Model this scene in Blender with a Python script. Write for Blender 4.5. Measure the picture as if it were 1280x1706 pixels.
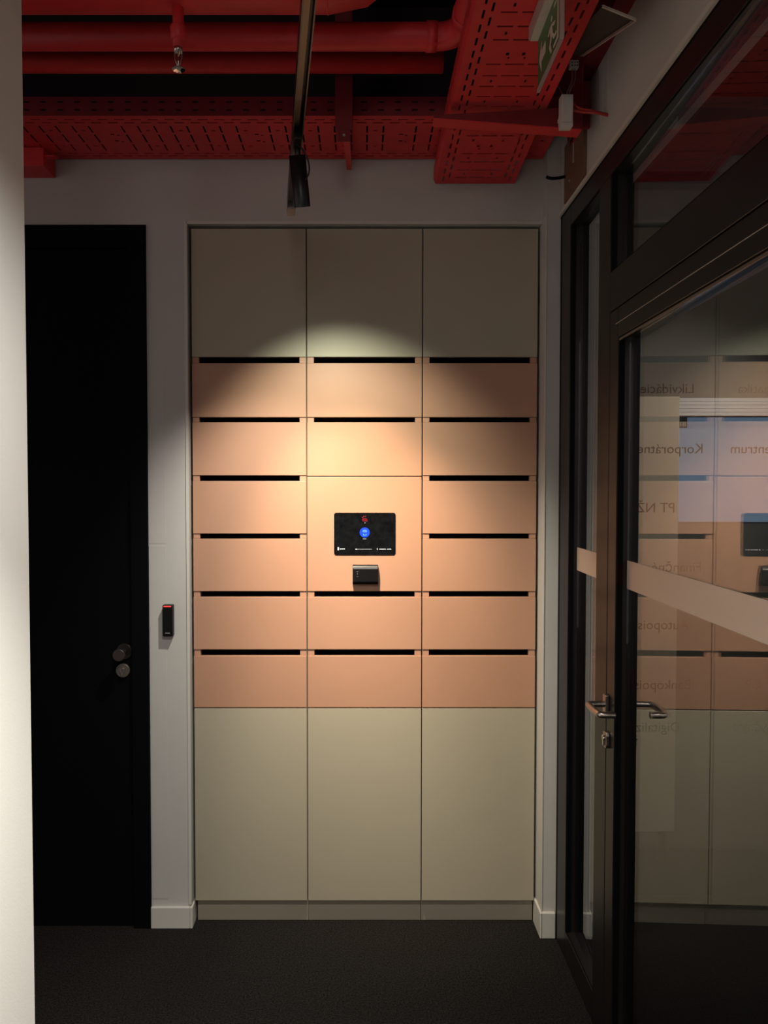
import bpy, bmesh, math, random
import numpy as np
from mathutils import Vector, Matrix
random.seed(4)
PI = math.pi
for o in list(bpy.data.objects):
    bpy.data.objects.remove(o)
SC = bpy.context.scene
C = SC.collection

# ---------------------------------------------------------------- camera
cd = bpy.data.cameras.new('camera')
cam = bpy.data.objects.new('camera', cd); C.objects.link(cam)
cd.sensor_fit = 'VERTICAL'; cd.sensor_height = 36.0; cd.sensor_width = 27.0
cd.lens = 36.0 * 1230 / 1706
cd.shift_x = 37 / 1706.0
cd.clip_start = 0.02
cam.location = (0, 0, 1.5)
cam.rotation_euler = (PI/2 - math.atan(36/1230), 0, 0)
SC.camera = cam

# ---------------------------------------------------------------- world, exposure
w = bpy.data.worlds.new('world'); SC.world = w; w.use_nodes = True
w.node_tree.nodes['Background'].inputs[0].default_value = (1.0, 0.87, 0.80, 1)
w.node_tree.nodes['Background'].inputs[1].default_value = 0.35
vs = SC.view_settings
vs.view_transform = 'Standard'; vs.look = 'None'; vs.gamma = 1; vs.use_curve_mapping = False
vs.exposure = 0.0

# ---------------------------------------------------------------- lamps
def spot(name, loc, axis, energy, half, blend, col, r=0.012):
    l = bpy.data.lights.new(name, 'SPOT'); o = bpy.data.objects.new(name, l); C.objects.link(o)
    o.location = loc; o.rotation_euler = Vector(axis).to_track_quat('-Z', 'Y').to_euler()
    l.energy = energy; l.spot_size = math.radians(half*2); l.spot_blend = blend
    l.color = col; l.shadow_soft_size = r
    return o
def area(name, loc, axis, energy, sx, sy, col):
    l = bpy.data.lights.new(name, 'AREA'); o = bpy.data.objects.new(name, l); C.objects.link(o)
    o.location = loc; o.rotation_euler = Vector(axis).to_track_quat('-Z', 'Y').to_euler()
    l.shape = 'RECTANGLE'; l.size = sx; l.size_y = sy; l.energy = energy; l.color = col
    return o
SPOT_AXIS = Vector((0.049, 0.642, -0.765)).normalized()
SPOT_POS = Vector((-0.148, 1.885, 2.2))
spot('track_spot_light', SPOT_POS, SPOT_AXIS + Vector((.05, 0, 0)), 52, 39, 1.0, (.97, 1.0, 0.77))
spot('track_spot_core', SPOT_POS, (0.15, 0.625, -1.0), 94, 26, 1.0, (1.0, 0.77, 0.51))
spot('track_spot_left_lobe', SPOT_POS, (-.25, 0.625, -1.05), 45, 30, 1.0, (1.0, 0.92, 0.85))
spot('track_spot_right_lobe', SPOT_POS, (.62, 0.625, -1.45), 46, 25, 1.0, (1.0, 0.88, 0.72))
spot('track_spot_low_lobe', SPOT_POS, (.10, 0.625, -1.8), 36, 17, 1.0, (1.0, 0.92, 0.74))
WASH_POS = Vector((-0.010, 0.68, 2.22)); WASH_AXIS = Vector((-0.59, 0.64, -2.1)).normalized()
spot('wall_wash_light', WASH_POS, WASH_AXIS, 56, 58, 1.0, (1.0, 0.98, 0.89))
spot('wall_wash_core', WASH_POS, (-.59, .62, -3.4), 190, 32, 1.0, (1.0, 0.98, 0.87))
# added fill lights: unseen area behind the camera, beam on the office board
area('corridor_fill_light', (0.0, -2.2, 2.6), (0, 0.7, -1), 10, 0.6, 0.6, (1.0, 0.88, 0.78))
spot('office_fill_beam', (1.9, 2.30, 2.55), (-.8, .60, -1.05), 105, 33, 1.0, (1.0, 0.90, 0.76), .04)

# ---------------------------------------------------------------- materials
def mat(name, col, rough=0.6, metal=0.0, spec=0.5, noise=0.0, nscale=60, bump=0.0, bscale=300, emit=None, estr=0):
    m = bpy.data.materials.new(name); m.use_nodes = True
    nt = m.node_tree; b = nt.nodes['Principled BSDF']
    b.inputs['Base Color'].default_value = (*col, 1)
    b.inputs['Roughness'].default_value = rough
    b.inputs['Metallic'].default_value = metal
    b.inputs['Specular IOR Level'].default_value = spec
    if emit:
        b.inputs['Emission Color'].default_value = (*emit, 1); b.inputs['Emission Strength'].default_value = estr
    tc = nt.nodes.new('ShaderNodeTexCoord')
    if noise:
        n = nt.nodes.new('ShaderNodeTexNoise'); n.inputs['Scale'].default_value = nscale; n.inputs['Detail'].default_value = 6
        nt.links.new(tc.outputs['Object'], n.inputs['Vector'])
        r = nt.nodes.new('ShaderNodeMapRange')
        r.inputs['To Min'].default_value = 1-noise; r.inputs['To Max'].default_value = 1+noise
        r.inputs['From Min'].default_value = 0.3; r.inputs['From Max'].default_value = 0.7
        nt.links.new(n.outputs['Fac'], r.inputs['Value'])
        x = nt.nodes.new('ShaderNodeVectorMath'); x.operation = 'SCALE'; x.inputs[0].default_value = col
        nt.links.new(r.outputs['Result'], x.inputs['Scale'])
        nt.links.new(x.outputs['Vector'], b.inputs['Base Color'])
    if bump:
        n2 = nt.nodes.new('ShaderNodeTexNoise'); n2.inputs['Scale'].default_value = bscale; n2.inputs['Detail'].default_value = 3
        nt.links.new(tc.outputs['Object'], n2.inputs['Vector'])
        bp = nt.nodes.new('ShaderNodeBump'); bp.inputs['Strength'].default_value = bump; bp.inputs['Distance'].default_value = 0.002
        nt.links.new(n2.outputs['Fac'], bp.inputs['Height']); nt.links.new(bp.outputs['Normal'], b.inputs['Normal'])
    return m
def glassmat(name, ior, tint):
    m = bpy.data.materials.new(name); m.use_nodes = True; nt = m.node_tree
    nt.nodes.clear()
    out = nt.nodes.new('ShaderNodeOutputMaterial'); mx = nt.nodes.new('ShaderNodeMixShader')
    t = nt.nodes.new('ShaderNodeBsdfTransparent'); t.inputs[0].default_value = (*tint, 1)
    g = nt.nodes.new('ShaderNodeBsdfGlossy'); g.inputs['Roughness'].default_value = 0.0
    geo = nt.nodes.new('ShaderNodeNewGeometry'); mr = nt.nodes.new('ShaderNodeMapRange')
    mr.inputs['To Min'].default_value = ior; mr.inputs['To Max'].default_value = 1/ior
    f = nt.nodes.new('ShaderNodeFresnel')
    nt.links.new(geo.outputs['Backfacing'], mr.inputs['Value']); nt.links.new(mr.outputs['Result'], f.inputs['IOR'])
    nt.links.new(f.outputs[0], mx.inputs[0]); nt.links.new(t.outputs[0], mx.inputs[1]); nt.links.new(g.outputs[0], mx.inputs[2])
    nt.links.new(mx.outputs[0], out.inputs[0])
    return m
M = dict(
    plaster=mat('white_plaster', (.52, .505, .485), .85, noise=.015, nscale=12, bump=.12, bscale=220),
    plaster2=mat('light_boosted_plaster_partition', (.88, .865, .83), .85, bump=.12, bscale=260),  # same plaster made lighter, in place of light missing on the left wall
    void=mat('dark_painted_void', (.012, .004, .005), .8),
    carpet=mat('charcoal_carpet', (.017, .0145, .0135), 1.0, spec=.1, noise=.75, nscale=190, bump=1.0, bscale=420),
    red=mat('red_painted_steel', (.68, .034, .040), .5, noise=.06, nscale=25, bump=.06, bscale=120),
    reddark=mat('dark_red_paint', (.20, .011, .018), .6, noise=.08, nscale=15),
    black=mat('black_door_laminate', (.002, .0023, .0035), .7, spec=.08, bump=.05, bscale=200),
    alu=mat('black_anodised_aluminium', (.012, .010, .010), .33, spec=.4),
    alureveal=mat('black_rubber_glazing_bead', (.002, .002, .003), .6, spec=.1),
    beige=mat('matt_beige_lacquer', (.40, .36, .28), .45, spec=.35, noise=.01, nscale=8),
    salmon=mat('matt_salmon_lacquer', (.455, .250, .168), .42, spec=.35, noise=.012, nscale=8),
    carcass=mat('shade_darkened_carcass_board', (.16, .13, .10), .6),  # beige darkened so the gaps between columns look shaded
    slotdark=mat('unlit_compartment_interior', (.006, .005, .005), .9, spec=.1),
    white=mat('white_trim_lacquer', (.60, .58, .54), .5),
    steel=mat('brushed_steel', (.46, .40, .36), .3, metal=1.0),
    chrome=mat('chrome', (.75, .72, .68), .15, metal=1.0),
    bplastic=mat('black_plastic', (.003, .003, .0035), .4, spec=.25),
    screen=mat('black_screen_glass', (.003, .0036, .0045), .18, spec=.2, noise=.6, nscale=60),
    blue=mat('blue_screen_icon', (.0, .03, .5), .4, emit=(.0, .035, .75), estr=.8),
    pale=mat('pale_screen_text', (.3, .3, .3), .4, emit=(.8, .85, .95), estr=.55),
    paleblue=mat('light_blue_screen_line', (.1, .3, .5), .4, emit=(.25, .5, 1.0), estr=.9),
    redled=mat('red_status_light', (.5, .02, .02), .4, emit=(1.0, .06, .06), estr=1.4),
    redlogo=mat('red_screen_mark', (.2, .0, .01), .4, emit=(.5, .02, .03), estr=.5),
    grey=mat('grey_print', (.22, .22, .22), .5),
    track=mat('black_track_aluminium', (.008, .008, .008), .35, spec=.5),
    trackin=mat('bare_track_liner', (.10, .085, .065), .35, metal=.6),
    endcap=mat('grey_endcap', (.42, .36, .32), .5),
    green=mat('green_sign_film', (.030, .16, .055), .4),
    signw=mat('white_sign_acrylic', (.60, .56, .50), .4),
    acryl=mat('frosted_acrylic_edge', (.42, .34, .32), .35),
    wood=mat('brown_fibreboard', (.16, .085, .050), .7, noise=.1, nscale=30),
    wplastic=mat('white_junction_plastic', (.62, .60, .57), .5),
    cable=mat('grey_cable', (.22, .15, .14), .6),
    redcable=mat('red_cable', (.40, .03, .03), .6),
    stripe=mat('beige_vinyl_stripe', (.66, .52, .42), .55),
    glass=glassmat('reflective_door_glass', 1.95, (.88, .90, .90)),
    glassthin=glassmat('clear_text_screen_glass', 1.15, (.97, .98, .98)),
    vinyl=mat('dark_grey_vinyl', (.012, .012, .012), .6, spec=.1),
    tan=mat('tan_board', (.34, .28, .225), .7),
    office=mat('office_wall_paint', (.09, .085, .078), .9),
    window=mat('dusk_window_glow', (.05, .06, .07), .3, emit=(.30, .42, .62), estr=.36),
    blind=mat('white_blind_slat_glow', (.30, .29, .30), .6, emit=(.5, .46, .50), estr=.15),  # slats and window post glow faintly in place of light on them
    lampglow=mat('lamp_lens', (.8, .7, .5), .3, emit=(1.0, .86, .66), estr=4),
)

# ---------------------------------------------------------------- geometry helpers
class MB:
    def __init__(s): s.bm = bmesh.new(); s.mi = 0
    def _faces(s, vs, fs):
        v = [s.bm.verts.new(p) for p in vs]
        for f in fs:
            try: fc = s.bm.faces.new([v[i] for i in f]); fc.material_index = s.mi
            except ValueError: pass
        return v
    def box(s, x0, x1, y0, y1, z0, z1):
        if x0 > x1: x0, x1 = x1, x0
        if y0 > y1: y0, y1 = y1, y0
        if z0 > z1: z0, z1 = z1, z0
        P = [(x, y, z) for x in (x0, x1) for y in (y0, y1) for z in (z0, z1)]
        s._faces(P, [(0,1,3,2),(4,6,7,5),(0,4,5,1),(2,3,7,6),(0,2,6,4),(1,5,7,3)]); return s
    def hexa(s, P):     # 8 points: bottom ring 0-3 then top ring 4-7
        s._faces(P, [(3,2,1,0),(4,5,6,7),(0,1,5,4),(1,2,6,5),(2,3,7,6),(3,0,4,7)]); return s
    def tube(s, pts, r, n=16, cap=True):
        pts = [Vector(p) for p in pts]; rs = r if isinstance(r, (list, tuple)) else [r]*len(pts)
        rings = []; prev = None
        for i, p in enumerate(pts):
            a = pts[min(i+1, len(pts)-1)] - pts[max(i-1, 0)]
            if a.length < 1e-9: a = prev[0] if prev else Vector((0, 0, 1))
            a.normalize()
            if prev is None:
                u = a.orthogonal().normalized()
            else:
                u = (prev[1] - a*prev[1].dot(a)).normalized()
            v = a.cross(u); prev = (a, u)
            rings.append([s.bm.verts.new(p + (u*math.cos(2*PI*k/n) + v*math.sin(2*PI*k/n))*rs[i]) for k in range(n)])
        for i in range(len(rings)-1):
            for k in range(n):
                f = s.bm.faces.new([rings[i][k], rings[i][(k+1)%n], rings[i+1][(k+1)%n], rings[i+1][k]]); f.material_index = s.mi; f.smooth = True
        if cap:
            for rg in (rings[0][::-1], rings[-1]):
                f = s.bm.faces.new(rg); f.material_index = s.mi
        return s
    def prism(s, pts2, fn, d0, d1):  # outline pts2 -> fn(u, v, d)
        n = len(pts2)
        a = [s.bm.verts.new(fn(u, v, d0)) for u, v in pts2]; b = [s.bm.verts.new(fn(u, v, d1)) for u, v in pts2]
        for f in ([a[::-1], b] + [[a[i], a[(i+1)%n], b[(i+1)%n], b[i]] for i in range(n)]):
            fc = s.bm.faces.new(f); fc.material_index = s.mi
        return s
    def build(s, name, mats, parent=None, bevel=0, seg=2, xf=None):
        if xf: 
            for v in s.bm.verts: v.co = xf(v.co)
        bmesh.ops.recalc_face_normals(s.bm, faces=s.bm.faces)
        me = bpy.data.meshes.new(name); s.bm.to_mesh(me); s.bm.free()
        o = bpy.data.objects.new(name, me); C.objects.link(o)
        for m in (mats if isinstance(mats, (list, tuple)) else [mats]): me.materials.append(m)
        if bevel:
            b = o.modifiers.new('bevel', 'BEVEL'); b.width = bevel; b.segments = seg; b.limit_method = 'ANGLE'; b.angle_limit = 0.7
        if parent: o.parent = parent; o.matrix_parent_inverse = Matrix.Translation(-parent.location)
        return o
def tag(o, label=None, cat=None, group=None, kind=None):
    if label: o['label'] = label
    if cat: o['category'] = cat
    if group: o['group'] = group
    if kind: o['kind'] = kind
    return o
def empty(name, loc, label, cat, group=None, kind=None):
    o = bpy.data.objects.new(name, None); C.objects.link(o); o.location = loc; o.empty_display_size = .05
    return tag(o, label, cat, group, kind)
def arc(cx, cy, r, a0, a1, n):
    return [(cx + r*math.cos(a0+(a1-a0)*i/n), cy + r*math.sin(a0+(a1-a0)*i/n)) for i in range(n+1)]
def rrect(x0, x1, z0, z1, r, n=6):
    return arc(x1-r, z1-r, r, 0, PI/2, n) + arc(x0+r, z1-r, r, PI/2, PI, n) + arc(x0+r, z0+r, r, PI, 1.5*PI, n) + arc(x1-r, z0+r, r, 1.5*PI, 2*PI, n)
XZ = lambda u, v, d: (u, d, v)
YZ = lambda u, v, d: (d, u, v)
def perforated(name, U0, U1, V0, V1, holes, fn, mats, parent, thick=.0015):
    """a metal sheet with real rectangular slots; holes = (u0,u1,v0,v1)"""
    us = sorted(set([U0, U1] + [round(h[0], 4) for h in holes] + [round(h[1], 4) for h in holes]))
    vs_ = sorted(set([V0, V1] + [round(h[2], 4) for h in holes] + [round(h[3], 4) for h in holes]))
    us = [u for u in us if U0 <= u <= U1]; vs_ = [v for v in vs_ if V0 <= v <= V1]
    ua, va = np.array(us), np.array(vs_)
    solid = np.ones((len(us)-1, len(vs_)-1), bool); uc = (ua[:-1]+ua[1:])/2; vc = (va[:-1]+va[1:])/2
    for h in holes:
        solid[np.ix_((uc > h[0]-1e-6) & (uc < h[1]+1e-6), (vc > h[2]-1e-6) & (vc < h[3]+1e-6))] = False
    bm = bmesh.new(); idx = {}
    def V(i, j):
        if (i, j) not in idx: idx[(i, j)] = bm.verts.new(fn(us[i], vs_[j]))
        return idx[(i, j)]
    # merge runs along u to keep the mesh light
    for j in range(solid.shape[1]):
        i = 0
        while i < solid.shape[0]:
            if not solid[i, j]: i += 1; continue
            bm.faces.new([V(i, j), V(i+1, j), V(i+1, j+1), V(i, j+1)]); i += 1
    bmesh.ops.recalc_face_normals(bm, faces=bm.faces)
    me = bpy.data.meshes.new(name); bm.to_mesh(me); bm.free()
    o = bpy.data.objects.new(name, me); C.objects.link(o); me.materials.append(mats)
    s = o.modifiers.new('solid', 'SOLIDIFY'); s.thickness = thick; s.offset = 0
    o.parent = parent; o.matrix_parent_inverse = Matrix.Translation(-parent.location)
    return o
def textmesh(name, body, size, m, parent, xf, align='LEFT'):
    cu = bpy.data.curves.new(name, 'FONT'); cu.body = body; cu.size = size; cu.align_x = align; cu.extrude = .0003; cu.resolution_u = 3
    t = bpy.data.objects.new(name+'_src', cu); C.objects.link(t)
    bpy.context.view_layer.update()
    me = bpy.data.meshes.new_from_object(t.evaluated_get(bpy.context.evaluated_depsgraph_get()))
    me.name = name
    bpy.data.objects.remove(t); me.transform(xf)
    if xf.determinant() < 0: me.flip_normals()
    o = bpy.data.objects.new(name, me); C.objects.link(o); me.materials.clear(); me.materials.append(m)
    if parent: o.parent = parent; o.matrix_parent_inverse = Matrix.Translation(-parent.location)
    return o

# ================================================================ SETTING
ZC = 3.10
YB = 2.495            # face of the locker wall
XR = 0.650            # face of the glazed wall
MB().box(-4, 4.4, -3.4, 4.2, -.05, 0).build('floor', M['carpet'])
tag(bpy.data.objects['floor'], 'dark charcoal carpet floor', 'floor', kind='structure')
tag(MB().box(-4, 4.4, -3.4, 4.2, ZC, ZC+.05).build('ceiling', M['void']), 'dark painted ceiling above the red services', 'ceiling', kind='structure')
# back wall: door opening on the left, locker niche in the middle
b = MB(); DX0, DX1, DZ = -1.74, -.722, 2.388
NX0, NX1, NZ = -.588, .606, 2.393
ZW = 2.66
for z0, z1, mi in ((0, ZW, 0), (ZW, ZC, 1)):
    b.mi = mi
    if mi == 0:
        b.box(-4, DX0, YB, YB+.55, 0, ZW); b.box(DX1, NX0, YB, YB+.55, 0, ZW)
        b.box(DX0, DX1, YB, YB+.55, DZ, ZW); b.box(NX0, NX1, YB, YB+.55, NZ, ZW)
        b.box(NX1, .80, 2.44, YB+.55, 0, ZW)
        b.box(DX0, DX1, YB+.35, YB+.55, 0, DZ); b.box(NX0, NX1, 3.0, YB+.55, 0, NZ)
    else:
        b.box(-4, .80, YB, YB+.55, ZW, ZC)
tag(b.build('wall_back', [M['plaster'], M['void']]), 'white plaster wall around the lockers and the black door', 'wall', kind='structure')
# baseboards
b = MB(); b.box(DX1, NX0-.001, YB-.012, YB-.0005, 0, .075); b.box(NX0-.001, NX0+.009, YB-.012, YB+.06, 0, .075)
tag(b.build('baseboard_left', M['white'], bevel=.003), 'short white skirting between the black door and lockers', 'skirting', kind='structure')
b = MB(); b.box(NX1-.008, XR-.002, 2.427, 2.4395, 0, .088); b.box(NX1-.010, NX1-.0005, 2.427, 2.53, 0, .088)
tag(b.build('baseboard_right', M['white'], bevel=.003), 'short white skirting on the narrow pier right of lockers', 'skirting', kind='structure')
b = MB(); b.box(DX1+.001, -.6635, YB-.0012, YB, .10, 1.312); b.box(DX1+.001, -.6635, YB-.0006, YB, 1.32, 1.93)
tag(b.build('trim_1', M['plaster']), 'faint flush cover panel in the wall beside the card reader', 'wall panel', kind='structure')
# niche casing around the lockers
b = MB(); b.box(NX0-.006, NX0+.004, YB-.004, 2.60, 0.08, NZ+.006); b.box(NX1-.004, NX1+.0, 2.437, 2.60, 0.09, NZ+.006)
b.box(NX0, NX1-.004, YB-.004, 2.60, NZ-.004, NZ+.006)
tag(b.build('trim_2', M['white'], bevel=.001), 'thin white edge strip framing the locker niche', 'edge strip', kind='structure')
# foreground partition on the left
tag(MB().box(-.75, -.602, -3.4, 1.335, 0, ZC).build('wall_left', M['plaster2'], bevel=.004), 'bright white corridor wall ending at the left edge of view', 'wall', kind='structure')
# plaster above the glazed wall, and the far rest of the glazed wall behind the camera
b = MB(); b.box(XR, .80, -3.4, 2.4395, 2.405, ZC); b.box(XR, .80, -3.4, -.3, 0, 2.405)
for yy in (1.985, 2.015, 2.05): b.box(XR-.0015, XR, yy, yy+.012, 2.50, 2.66)
tag(b.build('wall_right', M['plaster'], bevel=.002), 'white plaster wall above the dark glazed partition', 'wall', kind='structure')
tag(MB().box(XR-.006, XR+.01, -.3, 2.4395, 2.392, 2.4045).build('trim_3', M['white']), 'thin white bead along the top of the dark glazing frame', 'edge bead', kind='structure')
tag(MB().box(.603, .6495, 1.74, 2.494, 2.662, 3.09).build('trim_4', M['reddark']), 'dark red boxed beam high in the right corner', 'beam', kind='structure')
# office shell beyond the glass
tag(MB().box(.80, 4.4, 3.05, 3.15, 0, ZC).build('wall_office', M['office']), 'dim office wall seen through the glass door', 'wall', kind='structure')

# ---------------------------------------------------------------- black door on the left
d = empty('door_1', (-1.23, YB, 0), 'black flush door with round knob at the left', 'door', kind='structure')
b = MB(); b.box(DX0, DX0+.06, YB-.010, YB+.10, 0, 2.385); b.box(-.780, DX1, YB-.010, YB+.10, 0, 2.385); b.box(DX0+.06, -.780, YB-.010, YB+.10, 2.31, 2.385)
b.build('door_frame', M['black'], d, bevel=.002)
MB().box(DX0+.062, -.783, YB+.004, YB+.05, .004, 2.307).build('door_leaf', M['black'], d, bevel=.001)
dl = d
b = MB(); b.tube([(-.807, YB+.004, .953), (-.807, YB-.004, .953)], .0265, 32)
rs = b.build('knob_rosette', M['alu'], dl, bevel=.0015)
b = MB(); b.tube([(-.807, YB-.004, .953), (-.807, YB-.045, .953)], .010, 20); b.tube([(-.807, YB-.045, .953), (-.807, YB-.049, .953), (-.807, YB-.060, .953), (-.807, YB-.063, .953)], [.0165, .0195, .0205, .019], 32)
k = b.build('door_knob', mat('bronze_steel', (.09, .07, .065), .45, metal=.8), dl); tag(k, 'round dull bronze knob')
b = MB(); b.tube([(-.812, YB+.004, .888), (-.812, YB-.006, .888)], .0235, 32)
lk = b.build('lock_rosette', mat('satin_steel', (.20, .18, .165), .4, metal=.8), dl, bevel=.0015)
b = MB(); b.tube([(-.813, YB-.005, .890), (-.813, YB-.010, .890)], .0085, 20); b.box(-.817, -.809, YB-.009, YB-.0065, .870, .887)
b.mi = 1; b.box(-.8138, -.8122, YB-.0105, YB-.0098, .886, .894)
b.build('lock_cylinder', [M['steel'], M['slotdark']], lk)

# ---------------------------------------------------------------- glazed partition on the right
GX = .678; GT = .005
def tilt(y0, s): return lambda p: Vector((p.x + (p.y-y0)*s, p.y, p.z))   # the panes sit slightly out of parallel in their rebates
win = empty('window_1', (XR, 2.2, 0), 'black framed glazing with narrow side pane and pane above door', 'glazed partition', kind='structure')
b = MB()
YE = -.3
b.box(XR, .708, 2.321, 2.4385, 0, 2.392)          # end stile
b.box(XR, .708, YE, 2.321, 2.324, 2.392)          # head
b.box(XR, .708, 1.949, 2.042, 0, 2.324)           # mullion
b.box(XR, .708, 2.042, 2.321, 0, .089)            # bottom rail of side pane
b.box(XR, .708, YE, 1.949, 1.966, 2.068)          # transom
b.box(XR, .708, YE, YE+.08, 0, 1.966)
b.box(XR, .708, .82, .90, 0, 2.324)
b.build('glazing_frame', M['alu'], win, bevel=.0015)
b = MB()                                          # thin shadow groove and bead lines
b.box(XR-.0012, XR, YE, 2.437, 2.3845, 2.3875)
b.box(XR-.0012, XR, 2.4215, 2.4245, 0, 2.3845)
b.build('frame_gasket', M['alureveal'], win)
def bead(y0, y1, z0, z1, name='glazing_bead'):
    t = .004; b = MB()
    G2 = XR+.017; b.box(XR+.003, XR+.0035, y0, y0+t, z0, z1); b.box(XR+.003, G2, y1-t, y1, z0, z1)
    b.box(XR+.003, XR+.004, y0+t, y1-t, z0, z0+t); b.box(XR+.003, XR+.004, y0+t, y1-t, z1-t, z1)
    return b
bead(2.042, 2.321, .089, 2.324).build('glazing_bead', M['alureveal'], win)
bead(.901, 1.949, 2.068, 2.324).build('glazing_bead', M['alureveal'], win)
MB().box(GX-GT/2, GX+GT/2, 2.043, 2.320, .090, 2.323).build('glass_pane', M['glass'], win, xf=tilt(2.2, 0.03))
MB().box(GX-GT/2, GX+GT/2, .902, 1.948, 2.069, 2.323).build('glass_pane', M['glass'], win, xf=tilt(1.75, .026))
MB().box(GX-.0036, GX-.0027, 2.043, 2.320, 1.249, 1.321).build('vinyl_stripe', M['stripe'], win, xf=tilt(2.2, 0.03))
# door leaf
gd = empty('door_2', (XR, 1.944, 0), 'black framed glass door with steel lever handle and beige stripe', 'door', kind='structure')
Y0, Y1 = .906, 1.9445
b = MB()
b.box(XR, .708, 1.885, Y1, .008, 1.9625); b.box(XR, .708, Y0, Y0+.06, .008, 1.9625)
b.box(XR, .708, Y0+.06, 1.885, .008, .085)
b.box(XR, .708, Y0+.06, 1.885, 1.888, 1.9625)
b.build('door_frame', M['alu'], gd, bevel=.0015)
b = MB(); b.box(XR-.001, XR, Y0+.02, 1.90, 1.9245, 1.926); b.build('frame_line', M['endcap'], gd)
bead(Y0+.06, 1.885, .085, 1.888).build('glazing_bead', M['alureveal'], gd)
b = MB()
for i, zz in enumerate((0, 1)): b.box(XR+.001+.002*i, XR+.002+.002*i, Y0+.065, 1.878, 1.8785, 1.884)
b.build('seal_strip', M['steel'], gd)
MB().box(GX-GT/2, GX+GT/2, Y0+.061, 1.884, .086, 1.887).build('glass_pane', M['glass'], gd, xf=tilt(1.75, 0.026))
MB().box(GX-.0036, GX-.0027, Y0+.064, 1.881, 1.249, 1.321).build('vinyl_stripe', M['stripe'], gd, xf=tilt(1.75, 0.026))
def smooth(pts, k=3):
    pts = [Vector(p) for p in pts]
    for _ in range(k):
        q = [pts[0]]
        for a, c in zip(pts[:-1], pts[1:]): q += [a*.75+c*.25, a*.25+c*.75]
        pts = q + [pts[-1]]
    return pts
def lever(side):
    s = -1 if side == 'near' else 1; x0 = XR if s < 0 else .708
    b = MB(); b.box(x0+s*.0001, x0+s*.011, 1.9225, 1.9435, .900, .962)
    pl = b.build('handle_plate', M['steel'], gd, bevel=.0025)
    X = lambda t: x0 + s*t
    b = MB(); b.tube(smooth([(X(.008), 1.931, .937), (X(.048), 1.931, .937), (X(.055), 1.925, .937), (X(.055), 1.845, .937), (X(.048), 1.835, .937), (X(.016), 1.835, .937)]), .0085, 20)
    h = b.build('lever_handle', M['steel'], gd); tag(h, 'brushed steel return lever')
    b = MB(); b.prism([(1.9195, .822), (1.9405, .822), (1.9435, .832), (1.9435, .855), (1.9405, .864), (1.9195, .864), (1.9165, .855), (1.9165, .832)], YZ, X(.0001), X(.010))
    e = b.build('lock_escutcheon', M['steel'], gd, bevel=.002)
    b = MB(); b.tube([(X(.010), 1.930, .848), (X(.015), 1.930, .848)], .0075, 20); b.box(X(.010), X(.014), 1.9265, 1.9335, .828, .842)
    b.mi = 1; b.box(X(.0148), X(.0153), 1.9294, 1.9306, .843, .853)
    b.build('lock_cylinder', [M['chrome'], M['slotdark']], e)
lever('near'); lever('far')

# ================================================================ LOCKERS
YD = 2.510            # front plane of the doors
TH = .018
ROW_TOP = [1.930, 1.731, 1.532, 1.335, 1.136, .934]
ROW_BOT = [1.748, 1.551, 1.353, 1.156, .956, .756]
SLOT = [(1.932, 1.948), (1.733, 1.7465), (1.534, 1.5495), (1.337, 1.3515), (1.138, 1.1545), (.936, .9545)]
def front(x0, x1, z0, z1, m, parent, name):
    return MB().box(x0, x1, YD, YD+TH, z0, z1).build(name, m, parent, bevel=.0012)
def column(i, x0, x1, label):
    root = empty('locker_column', ((x0+x1)/2, YD+.2, 0), label, 'locker', 'parcel locker columns in the niche')
    g = .0018
    a, c = x0+g, x1-g
    # carcass: dark-interior box whose front rails show beside each slot
    b = MB()
    b.box(x0+.0004, x0+.017, YD+TH+.003, 2.95, .082, 2.382); b.box(x1-.017, x1-.0004, YD+TH+.003, 2.95, .082, 2.382)
    b.box(x0+.017, x1-.017, 2.93, 2.95, .082, 2.382); b.box(x0+.017, x1-.017, YD+TH+.003, 2.93, 2.364, 2.382); b.box(x0+.017, x1-.017, YD+TH+.003, 2.93, .082, .10)
    b.mi = 1
    for zt, (s0, s1) in zip(ROW_TOP, SLOT):
        if i == 1 and zt in (1.532, 1.335): continue
        b.box(x0+.0172, x1-.0172, YD+.055, 2.929, s1+.012, s1+.020)
    b.mi = 2                                    # added dark block at the rear, keeps the slots black
    b.box(x0+.0172, x1-.0172, 2.80, 2.929, .101, 2.363)
    b.build('carcass', [M['carcass'], M['slotdark'], M['slotdark']], root, bevel=.0008)
    # salmon rail ends either side of every slot
    b = MB()
    for k, (s0, s1) in enumerate(SLOT):
        if i == 1 and k in (2, 3): continue
        wl = .0225; zt = ROW_TOP[k]+.0006; zb = (ROW_BOT[k-1]-.0006) if k else 1.9504
        b.box(a+.0005, a+wl, YD+.0035, YD+TH+.0025, zt, zb); b.box(c-wl, c-.0005, YD+.0035, YD+TH+.0025, zt, zb)
    b.build('slot_rail', M['salmon'], root, bevel=.0006)
    o = front(a, c, 1.951, 2.380, M['beige'], root, 'upper_door'); tag(o, 'beige upper door')
    o = front(a, c, .084, .7525, M['beige'], root, 'lower_door'); tag(o, 'tall beige lower door')
    for k in range(6):
        if i == 1 and k in (2, 3): continue
        z1 = ROW_TOP[k]; z0 = ROW_BOT[k] if not (i == 1 and k == 1) else 1.549
        o = front(a, c, z0, z1, M['salmon'], root, 'compartment_door'); tag(o, 'salmon compartment door below a black letter slot')
    # added black sheet behind fronts, darkens the slots and stops light between units
    b = MB(); b.box(x0+.018, x1-.018, YD+.050, YD+.054, .101, 2.363)
    b.build('slot_blackout_sheet', M['slotdark'], root)
    MB().box(x0+.001 if i else x0+.004, x1-.0006, 2.535, 2.551, .001, .0805).build('plinth', M['beige'], root, bevel=.0006)
    return root
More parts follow.
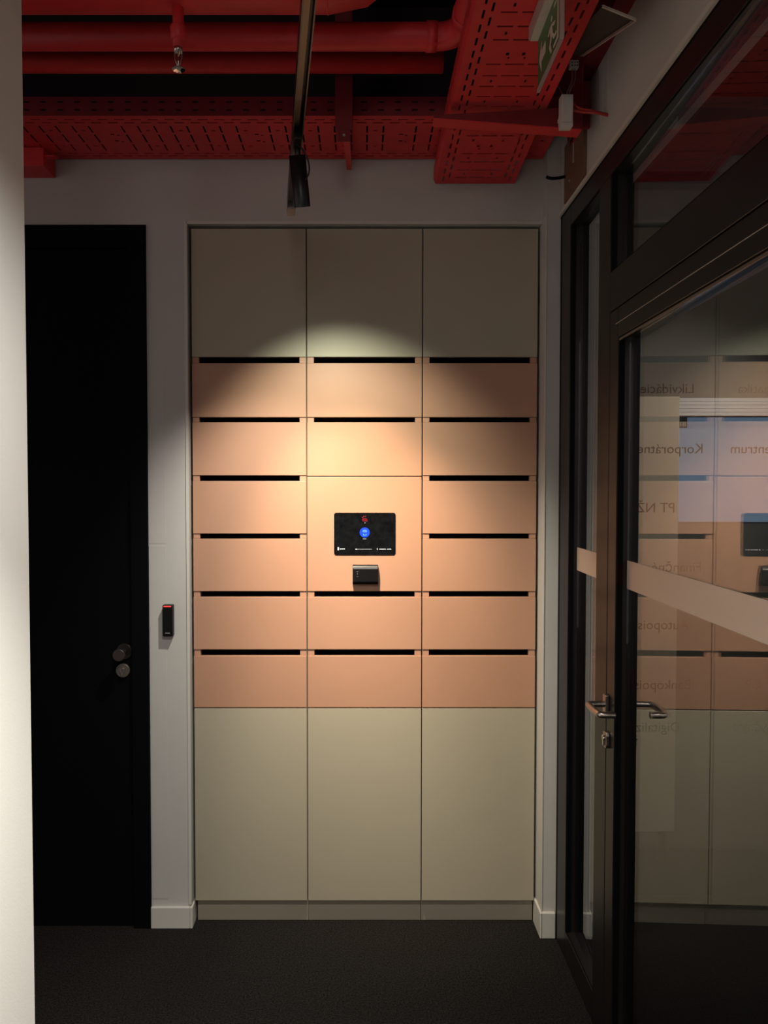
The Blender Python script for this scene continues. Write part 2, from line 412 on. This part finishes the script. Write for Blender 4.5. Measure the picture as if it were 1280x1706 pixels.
xs = [(-.5765, -.1868), (-.1868, .2052), (.2052, .5955)]
labels = ['left locker column of beige and salmon doors, nearest the black door',
          'middle locker column with the black touchscreen and card scanner',
          'right locker column of beige and salmon doors, nearest the glazing']
cols = [column(i, a, c, labels[i]) for i, (a, c) in enumerate(xs)]
# control panel of the middle column
mid = cols[1]; a, c = xs[1][0]+.0018, xs[1][1]-.0018
o = front(a, c, 1.156, 1.5465, M['salmon'], mid, 'control_panel'); tag(o, 'large salmon panel carrying the touchscreen')
SX0, SX1, SZ0, SZ1 = -.0945, .1150, 1.2800, 1.4240
scr = MB().prism(rrect(SX0, SX1, SZ0, SZ1, .008), XZ, YD-.0022, YD-.0002).build('touchscreen', [M['screen']], mid); tag(scr, 'black glass touchscreen with blue round icon')
ys = YD-.0024
def flat(pts): return MB().prism(pts, XZ, ys-.0003, ys)
flat(arc(.010, 1.357, .0172, 0, 2*PI*47/48, 47)).build('round_icon', M['blue'], scr)
b = MB(); ys2 = ys-.0004
def ring(b, cx, cz, r, t, a0, a1, n=20):
    o_ = arc(cx, cz, r, a0, a1, n); i_ = arc(cx, cz, r-t, a1, a0, n); b.prism(o_+i_, XZ, ys2-.0003, ys2)
ring(b, .010, 1.3575, .0085, .0011, .3, PI-.3); ring(b, .010, 1.3575, .0058, .0010, .2, PI-.2); ring(b, .010, 1.3565, .0032, .001, 0, PI)
b.box(.0045, .0155, ys2-.0003, ys2, 1.3475, 1.3487); b.box(.0045, .0056, ys2-.0003, ys2, 1.3487, 1.3525); b.box(.0144, .0155, ys2-.0003, ys2, 1.3487, 1.3525)
b.build('icon_symbol', M['paleblue'], scr)
b = MB()
for (x, z, w_, h_) in ((.001, 1.406, .003, .0025), (.005, 1.409, .003, .004), (.0115, 1.409, .002, .005), (.003, 1.402, .014, .002), (.001, 1.3985, .004, .0022), (.006, 1.3985, .003, .0022), (.0105, 1.3985, .005, .0022), (.0165, 1.3985, .003, .0022), (.002, 1.395, .017, .0012)):
    b.box(x, x+w_, ys-.0004, ys, z, z+h_)
b.build('red_emblem', M['redlogo'], scr)
b = MB(); b.box(.0095, .0120, ys-.0004, ys, 1.3885, 1.3908); b.box(.0035, .0150, ys-.0004, ys, 1.3345, 1.3356)
b.box(-.0825, -.0775, ys-.0004, ys, 1.2965, 1.3065)
for x, w_ in ((-.0745, .003), (-.0708, .002), (-.068, .003), (-.0642, .0022), (-.0612, .0035)): b.box(x, x+w_, ys-.0004, ys, 1.2990+random.uniform(0, .0006), 1.3028)
x = -.022
b.box(x, x+.006, ys-.0004, ys, 1.2985, 1.3015); x += .008
while x < .034: 
    w_ = random.uniform(.0012, .003); b.box(x, x+w_, ys-.0004, ys, 1.2995, 1.3008); x += w_+.0009
b.box(.0515, .0535, ys-.0004, ys, 1.2975, 1.3035)
x = .0595
while x < .080: 
    w_ = random.uniform(.0015, .003); b.box(x, x+w_, ys-.0004, ys, 1.2988, 1.3018); x += w_+.0008
x = .086
while x < .098: 
    w_ = random.uniform(.0015, .003); b.box(x, x+w_, ys-.0004, ys, 1.2988, 1.3018); x += w_+.0008
b.build('screen_caption', M['pale'], scr)
# card scanner under the screen
sx0, sx1, sz0, sz1 = -.0310, .0550, 1.1795, 1.2475
prof = [(YD-.0002, sz0), (YD-.018, sz0+.002), (YD-.024, sz0+.012), (YD-.024, sz1-.010), (YD-.020, sz1-.003), (YD-.014, sz1), (YD-.0002, sz1)]
b = MB(); b.prism(prof, YZ, sx0, sx1); cs = b.build('card_scanner', M['bplastic'], mid, bevel=.0012); tag(cs, 'black card scanner with a bright upper edge')
b = MB(); b.box(sx0+.0015, sx1-.0015, YD-.0235, YD-.0228, sz1-.013, sz1-.0075); b.build('glossy_edge', M['chrome'], cs, xf=lambda p: Vector((p.x, p.y-.0016, p.z)))
b = MB(); b.box(-.0185, -.0115, YD-.0247, YD-.0243, 1.2255, 1.2262); b.box(-.0155, -.0143, YD-.0247, YD-.0243, 1.2155, 1.2225); b.box(-.0175, -.0115, YD-.0247, YD-.0243, 1.2085, 1.2092)
b.build('scanner_symbol', M['grey'], cs)

# ---------------------------------------------------------------- wall card reader
cr = empty('card_reader', (-.6535, YB, 1.06), 'slim black card reader with a red light bar on the white wall', 'card reader')
b = MB(); b.prism(rrect(-.6705, -.6360, 1.0085, 1.1150, .0045), XZ, YB-.026, YB-.0015); b.build('reader_body', M['bplastic'], cr, bevel=.0025)
b = MB(); b.prism(rrect(-.6660, -.6405, 1.1085, 1.1120, .0015, 3), XZ, YB-.0268, YB-.0261); b.build('status_light', M['redled'], cr)
b = MB()
x = -.6610
for w_ in (.0036, .0028, .0036, .0040): b.box(x, x+w_, YB-.0266, YB-.0261, 1.0185, 1.0222); x += w_+.0006
b.build('reader_emblem', M['grey'], cr)

# ================================================================ RED SERVICES
def slots(U0, U1, V0, V1, pitch=.0497, phase=0.0, skip=()):
    """slot pattern of a cable tray floor: two staggered rows along each edge, dashed cross slots"""
    H = []; n = int((U1-U0)/pitch); W = V1-V0
    for k in range(n):
        u = U0 + phase + k*pitch
        for e in (0, 1):
            v1 = V0 + .022 if e == 0 else V1 - .022
            v2 = V0 + .040 if e == 0 else V1 - .040
            for uu, vv in ((u, v1), (u+pitch/2, v2)):
                if uu+.030 < U1-.004 and uu > U0+.004: H.append((uu, uu+.030, vv-.0028, vv+.0028))
        if k % 9 in skip: 
            for vv in (V0+W*.40, V0+W*.55): H.append((u+.008, u+.020, vv-.004, vv+.004)); H.append((u+.026, u+.034, vv+.003, vv+.008))
            continue
        if u+.01 > U1-.004 or u < U0+.004: continue
        v = V0+.060; L = (W-.120)
        for f0, f1 in ((0, .26), (.33, .66), (.73, 1.0)): H.append((u+.005, u+.0105, v+f0*L, v+f1*L))
        if k % 2 == 0 and u+.040 < U1-.004:
            for vv in (v+.18*L, v+.80*L): H.append((u+.027, u+.039, vv-.0028, vv+.0028))
    return H
def side_slots(U0, U1, h, pitch=.0497):
    H = []
    for k in range(int((U1-U0)/pitch)-1):
        u = U0+.01+k*pitch
        for v in (.30*h, .72*h): H.append((u, u+.017, v-.0025, v+.0025))
    return H
# tray running along the back wall (X direction)
TZ = 2.602; TY0, TY1 = 2.206, 2.488
t1 = empty('cable_tray', (-.6, 2.35, TZ), 'red perforated cable tray running along the back wall over the lockers', 'cable tray', 'red cable trays')
perforated('tray_floor', -1.9, .60, TY0, TY1, slots(-1.9, .60, TY0, TY1, phase=.02, skip=(4,)), lambda u, v: (u, v, TZ), M['red'], t1)
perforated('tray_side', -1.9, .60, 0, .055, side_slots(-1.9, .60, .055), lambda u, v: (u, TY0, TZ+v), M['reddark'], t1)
MB().box(-1.9, .60, TY1-.001, TY1+.0005, TZ, TZ+.055).build('tray_side', M['red'], t1)
# tray running towards the camera beside the glazing (Y direction)
RX0, RX1 = .246, .508
def rz(y): return 2.521 + .029*min(1, (2.488-y)/.41)
t2 = empty('cable_tray', (.377, 1.4, 2.55), 'red perforated cable tray running towards the viewer beside the glazed wall', 'cable tray', 'red cable trays')
holes = slots(-1.2, 2.488, RX0, RX1, phase=.012, skip=(6,))
perforated('tray_floor', -1.2, 2.488, RX0, RX1, holes, lambda u, v: (v, u, rz(u)), M['red'], t2)
for xx in (RX0, RX1):
    hs = side_slots(-1.2, 2.488, .05)
    perforated('tray_side', -1.2, 2.488, 0, .05, hs+[(2.07, 2.071, .0, .0001)], lambda u, v, xx=xx: (xx-(.006 if xx == RX0 else -.002)*(v > .01), u, rz(u)+v), M['red'], t2)
# pipes
def pipe_obj(name, pts, r, label, collars=(), n=28, cat='pipe'):
    p = empty(name, pts[0], label, cat, 'red ceiling pipes')
    MB().tube(pts, r, n).build('pipe_tube', M['red'], p)
    for (q0, q1, rr) in collars: MB().tube([q0, q1], rr, n).build('pipe_collar', M['red'], p)
    return p
pipe_obj('ceiling_pipe', [(-2.6, 2.08, 2.685), (.225, 2.08, 2.685)], .0275, 'thin red pipe, rearmost of the three under the ceiling')
elb = [(-2.6, 1.93, 2.664), (.195, 1.93, 2.664)] + [(.195+.062*math.sin(t), 1.93-.062*(1-math.cos(t)), 2.664) for t in [PI/2*i/8 for i in range(1, 9)]] + [(.257, -1.2, 2.664)]
pipe_obj('ceiling_pipe', elb, .0325, 'red pipe that elbows towards the viewer beside the cable tray', [((.165, 1.93, 2.664), (.192, 1.93, 2.664), .0355), ((.257, 1.86, 2.664), (.257, 1.83, 2.664), .0355)])
seg = [(-2.6, 1.70, 2.668), (-.075, 1.70, 2.668), (-.015, 1.70, 2.680), (.030, 1.70, 2.715), (.062, 1.70, 2.77), (.075, 1.70, 2.84), (.078, 1.70, 3.095)]
pipe_obj('ventilation_duct', seg, .080, 'wide red round duct bending up, frontmost of the pipes', [((-.080, 1.70, 2.668), (-.076, 1.70, 2.668), .0812)], 36, 'duct')
# sprinkler
sp = empty('sprinkler', (-.415, 1.70, 2.59), 'sprinkler head on a red drop pipe below the wide duct', 'sprinkler')
MB().tube([(-.415, 1.70, 2.5895), (-.415, 1.70, 2.50)], .0125, 20).build('drop_pipe', M['red'], sp)
MB().tube([(-.415, 1.70, 2.548), (-.415, 1.70, 2.544), (-.415, 1.70, 2.522), (-.415, 1.70, 2.516)], [.0165, .0185, .0165, .013], 20).build('coupling', M['red'], sp)
b = MB(); b.tube([(-.415, 1.70, 2.500), (-.415, 1.70, 2.492)], .0105, 6)
for s in (-1, 1): b.tube(smooth([(-.415+s*.008, 1.70, 2.492), (-.415+s*.009, 1.70, 2.478), (-.415+s*.003, 1.70, 2.464), (-.415, 1.70, 2.460)], 2), .0016, 8)
b.tube([(-.415, 1.70, 2.492), (-.415, 1.70, 2.456)], .0018, 8); b.build('sprinkler_body', M['chrome'], sp)
b = MB()
for k in range(12):
    a0 = 2*PI*k/12; ca, sa = math.cos(a0), math.sin(a0); px_, py_ = -sa*.0022, ca*.0022
    b._faces([(-.415+ca*.004-px_, 1.70+sa*.004-py_, 2.4562), (-.415+ca*.0145-px_*1.3, 1.70+sa*.0145-py_*1.3, 2.4535), (-.415+ca*.0145+px_*1.3, 1.70+sa*.0145+py_*1.3, 2.4535), (-.415+ca*.004+px_, 1.70+sa*.004+py_, 2.4562),
              (-.415+ca*.004-px_, 1.70+sa*.004-py_, 2.4550), (-.415+ca*.0145-px_*1.3, 1.70+sa*.0145-py_*1.3, 2.4523), (-.415+ca*.0145+px_*1.3, 1.70+sa*.0145+py_*1.3, 2.4523), (-.415+ca*.004+px_, 1.70+sa*.004+py_, 2.4550)],
             [(0,1,2,3),(7,6,5,4),(0,4,5,1),(1,5,6,2),(2,6,7,3),(3,7,4,0)])
b.tube([(-.415, 1.70, 2.4570), (-.415, 1.70, 2.4540)], .0055, 16); b.build('deflector', M['chrome'], sp)
# hanger with the cantilever arm below the back tray
hg = empty('tray_hanger', (-.05, 2.17, 2.51), 'dark red channel hanger in front of the back cable tray', 'bracket', 'red tray brackets')
b = MB(); b.box(-.0765, -.0265, 2.150, 2.154, 2.535, 3.097); b.box(-.0765, -.0735, 2.154, 2.196, 2.535, 3.097); b.box(-.0295, -.0265, 2.154, 2.196, 2.535, 3.097)
b.box(-.0700, -.0330, 2.150, 2.156, 2.503, 2.535)
b.build('channel', M['reddark'], hg, bevel=.001)
MB().hexa([(-.054, 2.160, 2.512), (-.034, 2.160, 2.512), (-.0345, 2.487, 2.565), (-.050, 2.487, 2.565), (-.054, 2.160, 2.600), (-.034, 2.160, 2.600), (-.0345, 2.487, 2.600), (-.050, 2.487, 2.600)]).build('support_arm', M['red'], hg, bevel=.001)
b = MB(); b.tube([(-.0515, 2.151, 2.519), (-.0515, 2.1475, 2.519)], .004, 6); b.build('bolt', M['endcap'], hg)
# bracket below the left end of the back tray
lb = empty('tray_bracket', (-1.1, 2.42, 2.54), 'red box bracket under the far left end of back tray', 'bracket', 'red tray brackets')
MB().box(-1.30, -1.021, 2.400, 2.493, 2.541, 2.600).build('bracket_body', M['red'], lb, bevel=.002)
b = MB(); b.box(-1.021, -.985, 2.404, 2.409, 2.572, 2.577); b.box(-1.021, -.985, 2.420, 2.425, 2.572, 2.577); b.box(-.988, -.983, 2.404, 2.425, 2.572, 2.577); b.build('bracket_loop', M['red'], lb)
# tapered cantilever arm under the right tray
ca = empty('cantilever_arm', (.62, 2.06, 2.49), 'dark red tapered arm crossing under the tray to the right wall', 'bracket', 'red tray brackets')
b = MB(); b.hexa([(.196, 2.045, 2.516), (.60, 2.045, 2.486), (.60, 2.049, 2.486), (.196, 2.049, 2.516), (.196, 2.045, 2.524), (.60, 2.045, 2.546), (.60, 2.049, 2.546), (.196, 2.049, 2.524)])
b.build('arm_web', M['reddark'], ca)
b = MB(); b.hexa([(.196, 2.045, 2.513), (.60, 2.045, 2.483), (.60, 2.088, 2.483), (.196, 2.088, 2.513), (.196, 2.045, 2.516), (.60, 2.045, 2.486), (.60, 2.088, 2.486), (.196, 2.088, 2.516)])
b.build('arm_flange', M['red'], ca)
b = MB(); b.box(.600, .6485, 2.128, 2.140, 2.530, 2.661); b.box(.600, .604, 2.044, 2.128, 2.487, 2.661); b.box(.6395, .6492, 2.140, 2.330, 2.585, 2.661); b.build('wall_plate', M['reddark'], ca, bevel=.001)
# brown board on the right wall
wb = empty('access_board', (.645, 2.26, 2.41), 'brown fibreboard panel fixed high on the right wall', 'board')
MB().box(.640, .6495, 2.160, 2.364, 2.4055, 2.583).build('board_panel', M['wood'], wb, bevel=.001)
MB().box(.6355, .6395, 2.162, 2.285, 2.549, 2.566).build('steel_strap', M['chrome'], wb)
b = MB(); b.box(.6375, .6395, 2.255, 2.262, 2.49, 2.552); b.build('fixing_clip', M['endcap'], wb)
b = MB(); b.tube([(.6398, 2.30, 2.452), (.637, 2.30, 2.452)], .004, 10); b.build('screw', M['endcap'], wb)
b = MB(); b.tube(smooth([(.642, 2.352, 2.487), (.62, 2.352, 2.482), (.595, 2.352, 2.480), (.580, 2.352, 2.486)], 2), .005, 10)
hk = b.build('pipe_hook', M['bplastic'], wb)
# hatch panel hanging open above
hp = empty('ceiling_hatch', (.6, 1.9, 2.66), 'dark hatch panel with white edge hanging open in the right corner', 'hatch')
HC = [Vector(p) for p in ((.520, 1.630, 2.546), (.6000, 1.653, 2.532), (.5750, 1.960, 2.633), (.516, 1.960, 2.641))]   # near left, near right, far right, far left
up = Vector((0, 0, .004))
MB().hexa([tuple(p) for p in HC] + [tuple(p+up) for p in HC]).build('hatch_panel', mat('dark_hatch_underside', (.060, .045, .040), .7), hp)
def edge(a, c, w_, z0, z1, m, name):
    d_ = (c-a).normalized(); n_ = Vector((d_.y, -d_.x, 0)).normalized()*w_
    MB().hexa([tuple(a+Vector((0,0,z0))), tuple(c+Vector((0,0,z0))), tuple(c+n_+Vector((0,0,z0))), tuple(a+n_+Vector((0,0,z0))),
               tuple(a+Vector((0,0,z1))), tuple(c+Vector((0,0,z1))), tuple(c+n_+Vector((0,0,z1))), tuple(a+n_+Vector((0,0,z1)))]).build(name, m, hp)
edge(HC[0], HC[1], .0036, -.0015, .0035, M['signw'], 'hatch_edge')
edge(HC[2], HC[1], -.0036, -.0015, .0035, M['signw'], 'hatch_edge')
iv = Vector((-.0105, -.004, 0))
edge(HC[2]+Vector((-.0005,0,-.001)), HC[1]+Vector((-.0005,0,-.001)), .0085, -.0012, -.0002, M['cable'], 'hatch_rebate')
# junction box, terminal block, wires
jb = empty('junction_box', (.548, 2.0, 2.46), 'white plastic junction box on the red arm', 'junction box')
b = MB(); b.box(.5285, .560, 1.985, 2.012, 2.465, 2.548); b.box(.5310, .5575, 1.981, 1.985, 2.474, 2.541); b.box(.5265, .5285, 1.990, 2.008, 2.472, 2.500)
b.box(.5340, .5380, 2.010, 2.0445, 2.500, 2.51)
b.build('box_housing', M['wplastic'], jb, bevel=.002)
tb = empty('terminal_block', (.562, 2.0, 2.62), 'tiny white terminal block on wires above the junction box', 'terminal block')
MB().box(.553, .576, 1.992, 2.008, 2.622, 2.641).build('block_body', M['wplastic'], tb, bevel=.001)
b = MB()
for x in (.558, .566, .572):
    for z in (2.627, 2.635): b.tube([(x, 1.9921, z), (x, 1.991, z)], .0016, 8)
b.build('screw_hole', M['slotdark'], tb)
b = MB(); b.tube(smooth([(.560, 2.0, 2.621), (.562, 2.0, 2.590), (.548, 2.0, 2.566), (.546, 2.0, 2.549)]), .0016, 8); b.tube(smooth([(.568, 2.0, 2.621), (.570, 2.0, 2.592), (.556, 2.0, 2.57), (.552, 2.0, 2.549)]), .0016, 8)
b.tube(smooth([(.561, 2.0, 2.642), (.560, 2.005, 2.66), (.566, 2.01, 2.675), (.575, 2.02, 2.69)]), .0016, 8)
b.tube(smooth([(.540, 2.0, 2.549), (.53, 2.02, 2.585), (.52, 2.03, 2.61), (.51, 2.04, 2.63)]), .0016, 8)
b.build('wire', M['cable'], tb)
b = MB(); b.tube(smooth([(.5595, 2.0, 2.515), (.585, 1.975, 2.495), (.615, 1.965, 2.490), (.6505, 1.98, 2.490)]), .0035, 10); b.tube(smooth([(.558, 2.003, 2.54), (.575, 1.99, 2.512), (.61, 1.97, 2.497), (.6505, 1.984, 2.4945)]), .003, 10)
tag(b.build('power_cable', M['redcable']), 'twin red cable from junction box into the right wall', 'cable')

# ---------------------------------------------------------------- exit sign
es = empty('exit_sign', (.40, 1.6, 2.52), 'green and white hanging exit sign beside the cable tray', 'exit sign')
SXp, SY0, SY1, SB, ST = .398, 1.500, 1.690, 2.400, 2.511
b = MB(); b.box(SXp-.019, SXp+.001, SY0-.012, SY1+.004, ST, ST+.030); b.build('sign_housing', M['signw'], es, bevel=.0015)
b = MB(); b.box(SXp-.022, SXp-.0195, SY0-.012, SY1+.004, ST+.002, ST+.032); b.build('housing_cover', M['acryl'], es)
MB().box(SXp-.0015, SXp+.0015, SY0, SY1, SB+.003, ST).build('sign_panel', M['green'], es)
b = MB(); b.box(SXp-.003, SXp+.003, SY0-.003, SY1+.002, SB-.004, SB+.003); b.box(SXp-.0035, SXp+.0035, SY0-.010, SY0, SB-.002, ST); b.build('panel_edge', M['acryl'], es)
# pictogram (both faces): arrow, doorway and running figure
def picto():
    parts = []
    q = lambda u, v: (SY1-.006-u*(SY1-SY0-.012), SB+.008+v*(ST-SB-.014))   # u from far end to near end
    parts.append([q(*p) for p in ((.04, .5), (.16, .84), (.16, .62), (.36, .62), (.36, .38), (.16, .38), (.16, .16))])
    parts.append([q(*p) for p in ((.74, .05), (.96, .05), (.96, .95), (.74, .95), (.74, .88), (.90, .88), (.90, .12), (.74, .12))])
    parts.append([q(*p) for p in ((.60, .78), (.645, .84), (.69, .78), (.645, .70))])
    parts.append([q(*p) for p in ((.56, .68), (.66, .66), (.70, .44), (.60, .40))])
    parts.append([q(*p) for p in ((.60, .42), (.68, .42), (.60, .26), (.66, .08), (.61, .07), (.53, .27))])
    parts.append([q(*p) for p in ((.64, .44), (.70, .42), (.78, .30), (.86, .30), (.86, .24), (.75, .23))])
    parts.append([q(*p) for p in ((.57, .68), (.59, .62), (.51, .54), (.47, .60))])
    parts.append([q(*p) for p in ((.66, .66), (.65, .60), (.76, .52), (.80, .57))])
    return parts
b = MB()
for pg in picto():
    for x in (SXp-.0021, SXp+.0016): b.prism(pg, YZ, x, x+.0005)
b.build('pictogram', M['signw'], es)
for yy in (1.52, 1.67):
    b = MB(); b.tube([(SXp-.010, yy, ST+.029), (SXp-.010, yy, 2.5485)], .002, 8); b.build('suspension_pin', M['steel'], es)

# ---------------------------------------------------------------- track and spotlights
A = Vector((-.2180, 2.300, 2.35)); D = Vector((.120, -.936, 0)).normalized(); N = Vector((-D.y, D.x, 0))
Lt = 3.0
def TX(u, v, zz): p = A + D*u + N*v; return (p.x, p.y, zz)
def tbox(b, u0, u1, v0, v1, z0, z1):
    b.hexa([TX(u0, v0, z0), TX(u1, v0, z0), TX(u1, v1, z0), TX(u0, v1, z0), TX(u0, v0, z1), TX(u1, v0, z1), TX(u1, v1, z1), TX(u0, v1, z1)])
tr = empty('lighting_track', TX(1.0, 0, 2.41), 'black ceiling lighting track pointing to the lockers', 'track')
b = MB(); tbox(b, .0, Lt, -.0125, -.0098, 2.35, 2.40); tbox(b, .0, Lt, .0098, .0125, 2.35, 2.40); tbox(b, 0, Lt, -.0098, .0098, 2.386, 2.40)
b.build('track_profile', M['track'], tr)
b = MB(); tbox(b, .06, Lt, -.0095, .0025, 2.3635, 2.386); b.build('track_liner', M['trackin'], tr)
b = MB(); tbox(b, .0, .055, -.0122, .0122, 2.344, 2.385); b.build('end_cap', M['endcap'], tr, bevel=.001)
b = MB()
for u in (1.02, 1.035, 1.05): p = TX(u, 0, 0); b.tube([(p[0], p[1], 2.3634), (p[0], p[1], 2.3615)], .0028, 10)
b.build('track_screw', M['track'], tr)
for u in (1.9, 2.8):
    p = TX(u, 0, 0); b = MB(); b.tube([(p[0], p[1], 2.3995), (p[0], p[1], 3.099)], .0012, 8); b.build('suspension_wire', M['steel'], tr)
# nearer visible fixture
def fixture(u, mouth, ax, label, lens=True):
    r_ = empty('track_spotlight', mouth, label, 'spotlight', 'track spotlights')
    ax = ax.normalized(); top = mouth - ax*.118
    b = MB(); tbox(b, u-.05, u+.05, -.0092, .0092, 2.338, 2.3633); b.build('track_adapter', M['track'], r_, bevel=.001)
    b = MB(); b.tube([mouth, top, top + (mouth-top)*.0001], [.0205, .0205, .001], 36, cap=False)
    b.tube([mouth, mouth - ax*.03], [.0190, .0150], 36, cap=False)
    b.tube([mouth, mouth + ax*.00005], [.0205, .0190], 36, cap=False)
    b.build('lamp_body', M['track'], r_)
    lo = MB(); lo.tube([mouth - ax*.030, mouth - ax*.028], .0150, 24); lo.build('lamp_lens', M['lampglow'], r_)
    q = Vector(TX(u, 0, 2.338)); mid_ = top + ax*.012
    b = MB(); b.tube([q + Vector((0, 0, .004)), Vector((mid_.x, mid_.y, q.z-.012)), mid_], .0075, 14); b.build('swivel_stem', M['track'], r_)
    b = MB(); b.tube(smooth([TX(u-.0+.02, -.006, 2.341), (q.x+.016, q.y-.01, q.z-.008), (top.x+.030, top.y-.004, top.z-.02), (top.x+.030, top.y, top.z-.045), (top.x+.019, top.y+.004, top.z-.058)]), .0022, 10); b.build('lamp_cable', M['track'], r_)
    return r_
vis_ax = Vector((.030, .40, -.72)).normalized()
fixture(.47, Vector((-.150, 1.885, 2.215)), Vector((.06, .30, -.72)), 'black cylinder spotlight hanging near the end of the track')
fixture(1.634, Vector((WASH_POS.x, WASH_POS.y, WASH_POS.z)) - WASH_AXIS*.004, WASH_AXIS, 'black cylinder spotlight on the track, nearer the viewer')

# ================================================================ OFFICE SEEN THROUGH THE GLASS, WITH ADDED LAMP AND TEXT SCREEN
gp = empty('reflected_text_screen', (1.6, 2.6, 0), 'added clear screen whose dark mirrored words stand in for a reflection', 'added screen')  # made-up screen; its words stand in for a reflection in the door glass
b = MB(); b.box(.80, .84, 2.58, 2.64, 0, 2.6); b.box(2.5, 2.54, 2.58, 2.64, 0, 2.6); b.box(.84, 2.5, 2.58, 2.64, 2.56, 2.6); b.box(.84, 2.5, 2.58, 2.64, 0, .03)
b.build('text_screen_frame', M['alu'], gp)
MB().box(.84, 2.5, 2.606, 2.610, .03, 2.56).build('text_screen_glass', M['glassthin'], gp)
rowz = [1.856, 1.645, 1.437, 1.227, 1.022, .808, .656]
L1 = [('Likvidácie', 1.170), ('Korporátne', 1.204), ('PT NŽ', 1.107), ('Finančné', 1.204), ('Autopoistenie', 1.160), ('Bankopoistenie', 1.172), ('Digitalizácia', 1.134)]
L2 = [('Matematika', 1.320, 0), ('Centrum', 1.297, 0), None, None, ('Kancelária', 1.352, 0), ('CP', 1.365, 0), ('Obyčajná', 1.318, 0)]
for (t, x), z in zip(L1, rowz):     # starts at x on the right and reads to the left
    xf = Matrix.Translation((x, 2.6050, z-.0145)) @ Matrix.Rotation(PI/2, 4, 'X') @ Matrix.Scale(-1, 4, (1, 0, 0))
    o = textmesh('reflected_lettering', t, .0490, M['vinyl'], gp, xf)
for it, z in zip(L2, rowz):          # ends at x on the left
    if not it: continue
    xf = Matrix.Translation((it[1], 2.6050, z-.0145)) @ Matrix.Rotation(PI/2, 4, 'X') @ Matrix.Scale(-1, 4, (1, 0, 0))
    textmesh('reflected_lettering', it[0], .0490, M['vinyl'], gp, xf, 'RIGHT')
bd = empty('tan_display_board', (1.0, 2.95, 0), 'tall plain tan board standing behind the glass door', 'board')
MB().box(.86, 1.262, 2.94, 2.965, .123, 1.872).build('board_face', M['tan'], bd, bevel=.002)
for x in (.90, 1.20): MB().box(x, x+.03, 2.94, 2.965, 0, .123).build('board_foot', M['alu'], bd)
ow = empty('window_2', (1.7, 3.03, 1.3), 'dusky blue office window with pale blind slats', 'window', kind='structure')
MB().box(1.268, 2.3, 3.0455, 3.049, 1.37, 1.80).build('window_pane', M['window'], ow)
b = MB(); b.box(1.262, 1.2695, 2.995, 3.045, 1.35, 1.66); b.build('window_frame', M['blind'], ow)
b = MB()
for k in range(5): b.box(1.270, 2.3, 3.000, 3.006, 1.803+k*.0145, 1.803+k*.0145+.0128)
b.build('blind_slat', M['blind'], ow)
tag(MB().box(1.27, 1.312, 2.985, 2.990, 1.752, 1.795).build('door_notice', [M['vinyl']]), 'small dark square notice on the office window corner', 'notice')
ln = MB()
x = 1.276
for w_ in (.004, .004, .002, .0045, .004): ln.box(x, x+w_, 2.9840, 2.9848, 1.758, 1.776); x += w_+.0028
o = ln.build('notice_lettering', M['grey']); o.parent = bpy.data.objects['door_notice']
od = empty('added_office_lamp', (1.9, 2.30, 2.56), 'added white round housing on a stem for the office fill beam', 'added lamp')  # housing invented for the added beam that brightens the board
b = MB(); b.tube([(1.9, 2.30, 2.565), (1.9, 2.30, 2.66)], [.06, .06], 28); b.build('lamp_housing', M['white'], od)
b = MB(); b.tube([(1.9, 2.30, 2.66), (1.9, 2.30, 3.099)], .006, 12); b.build('stem', M['steel'], od)
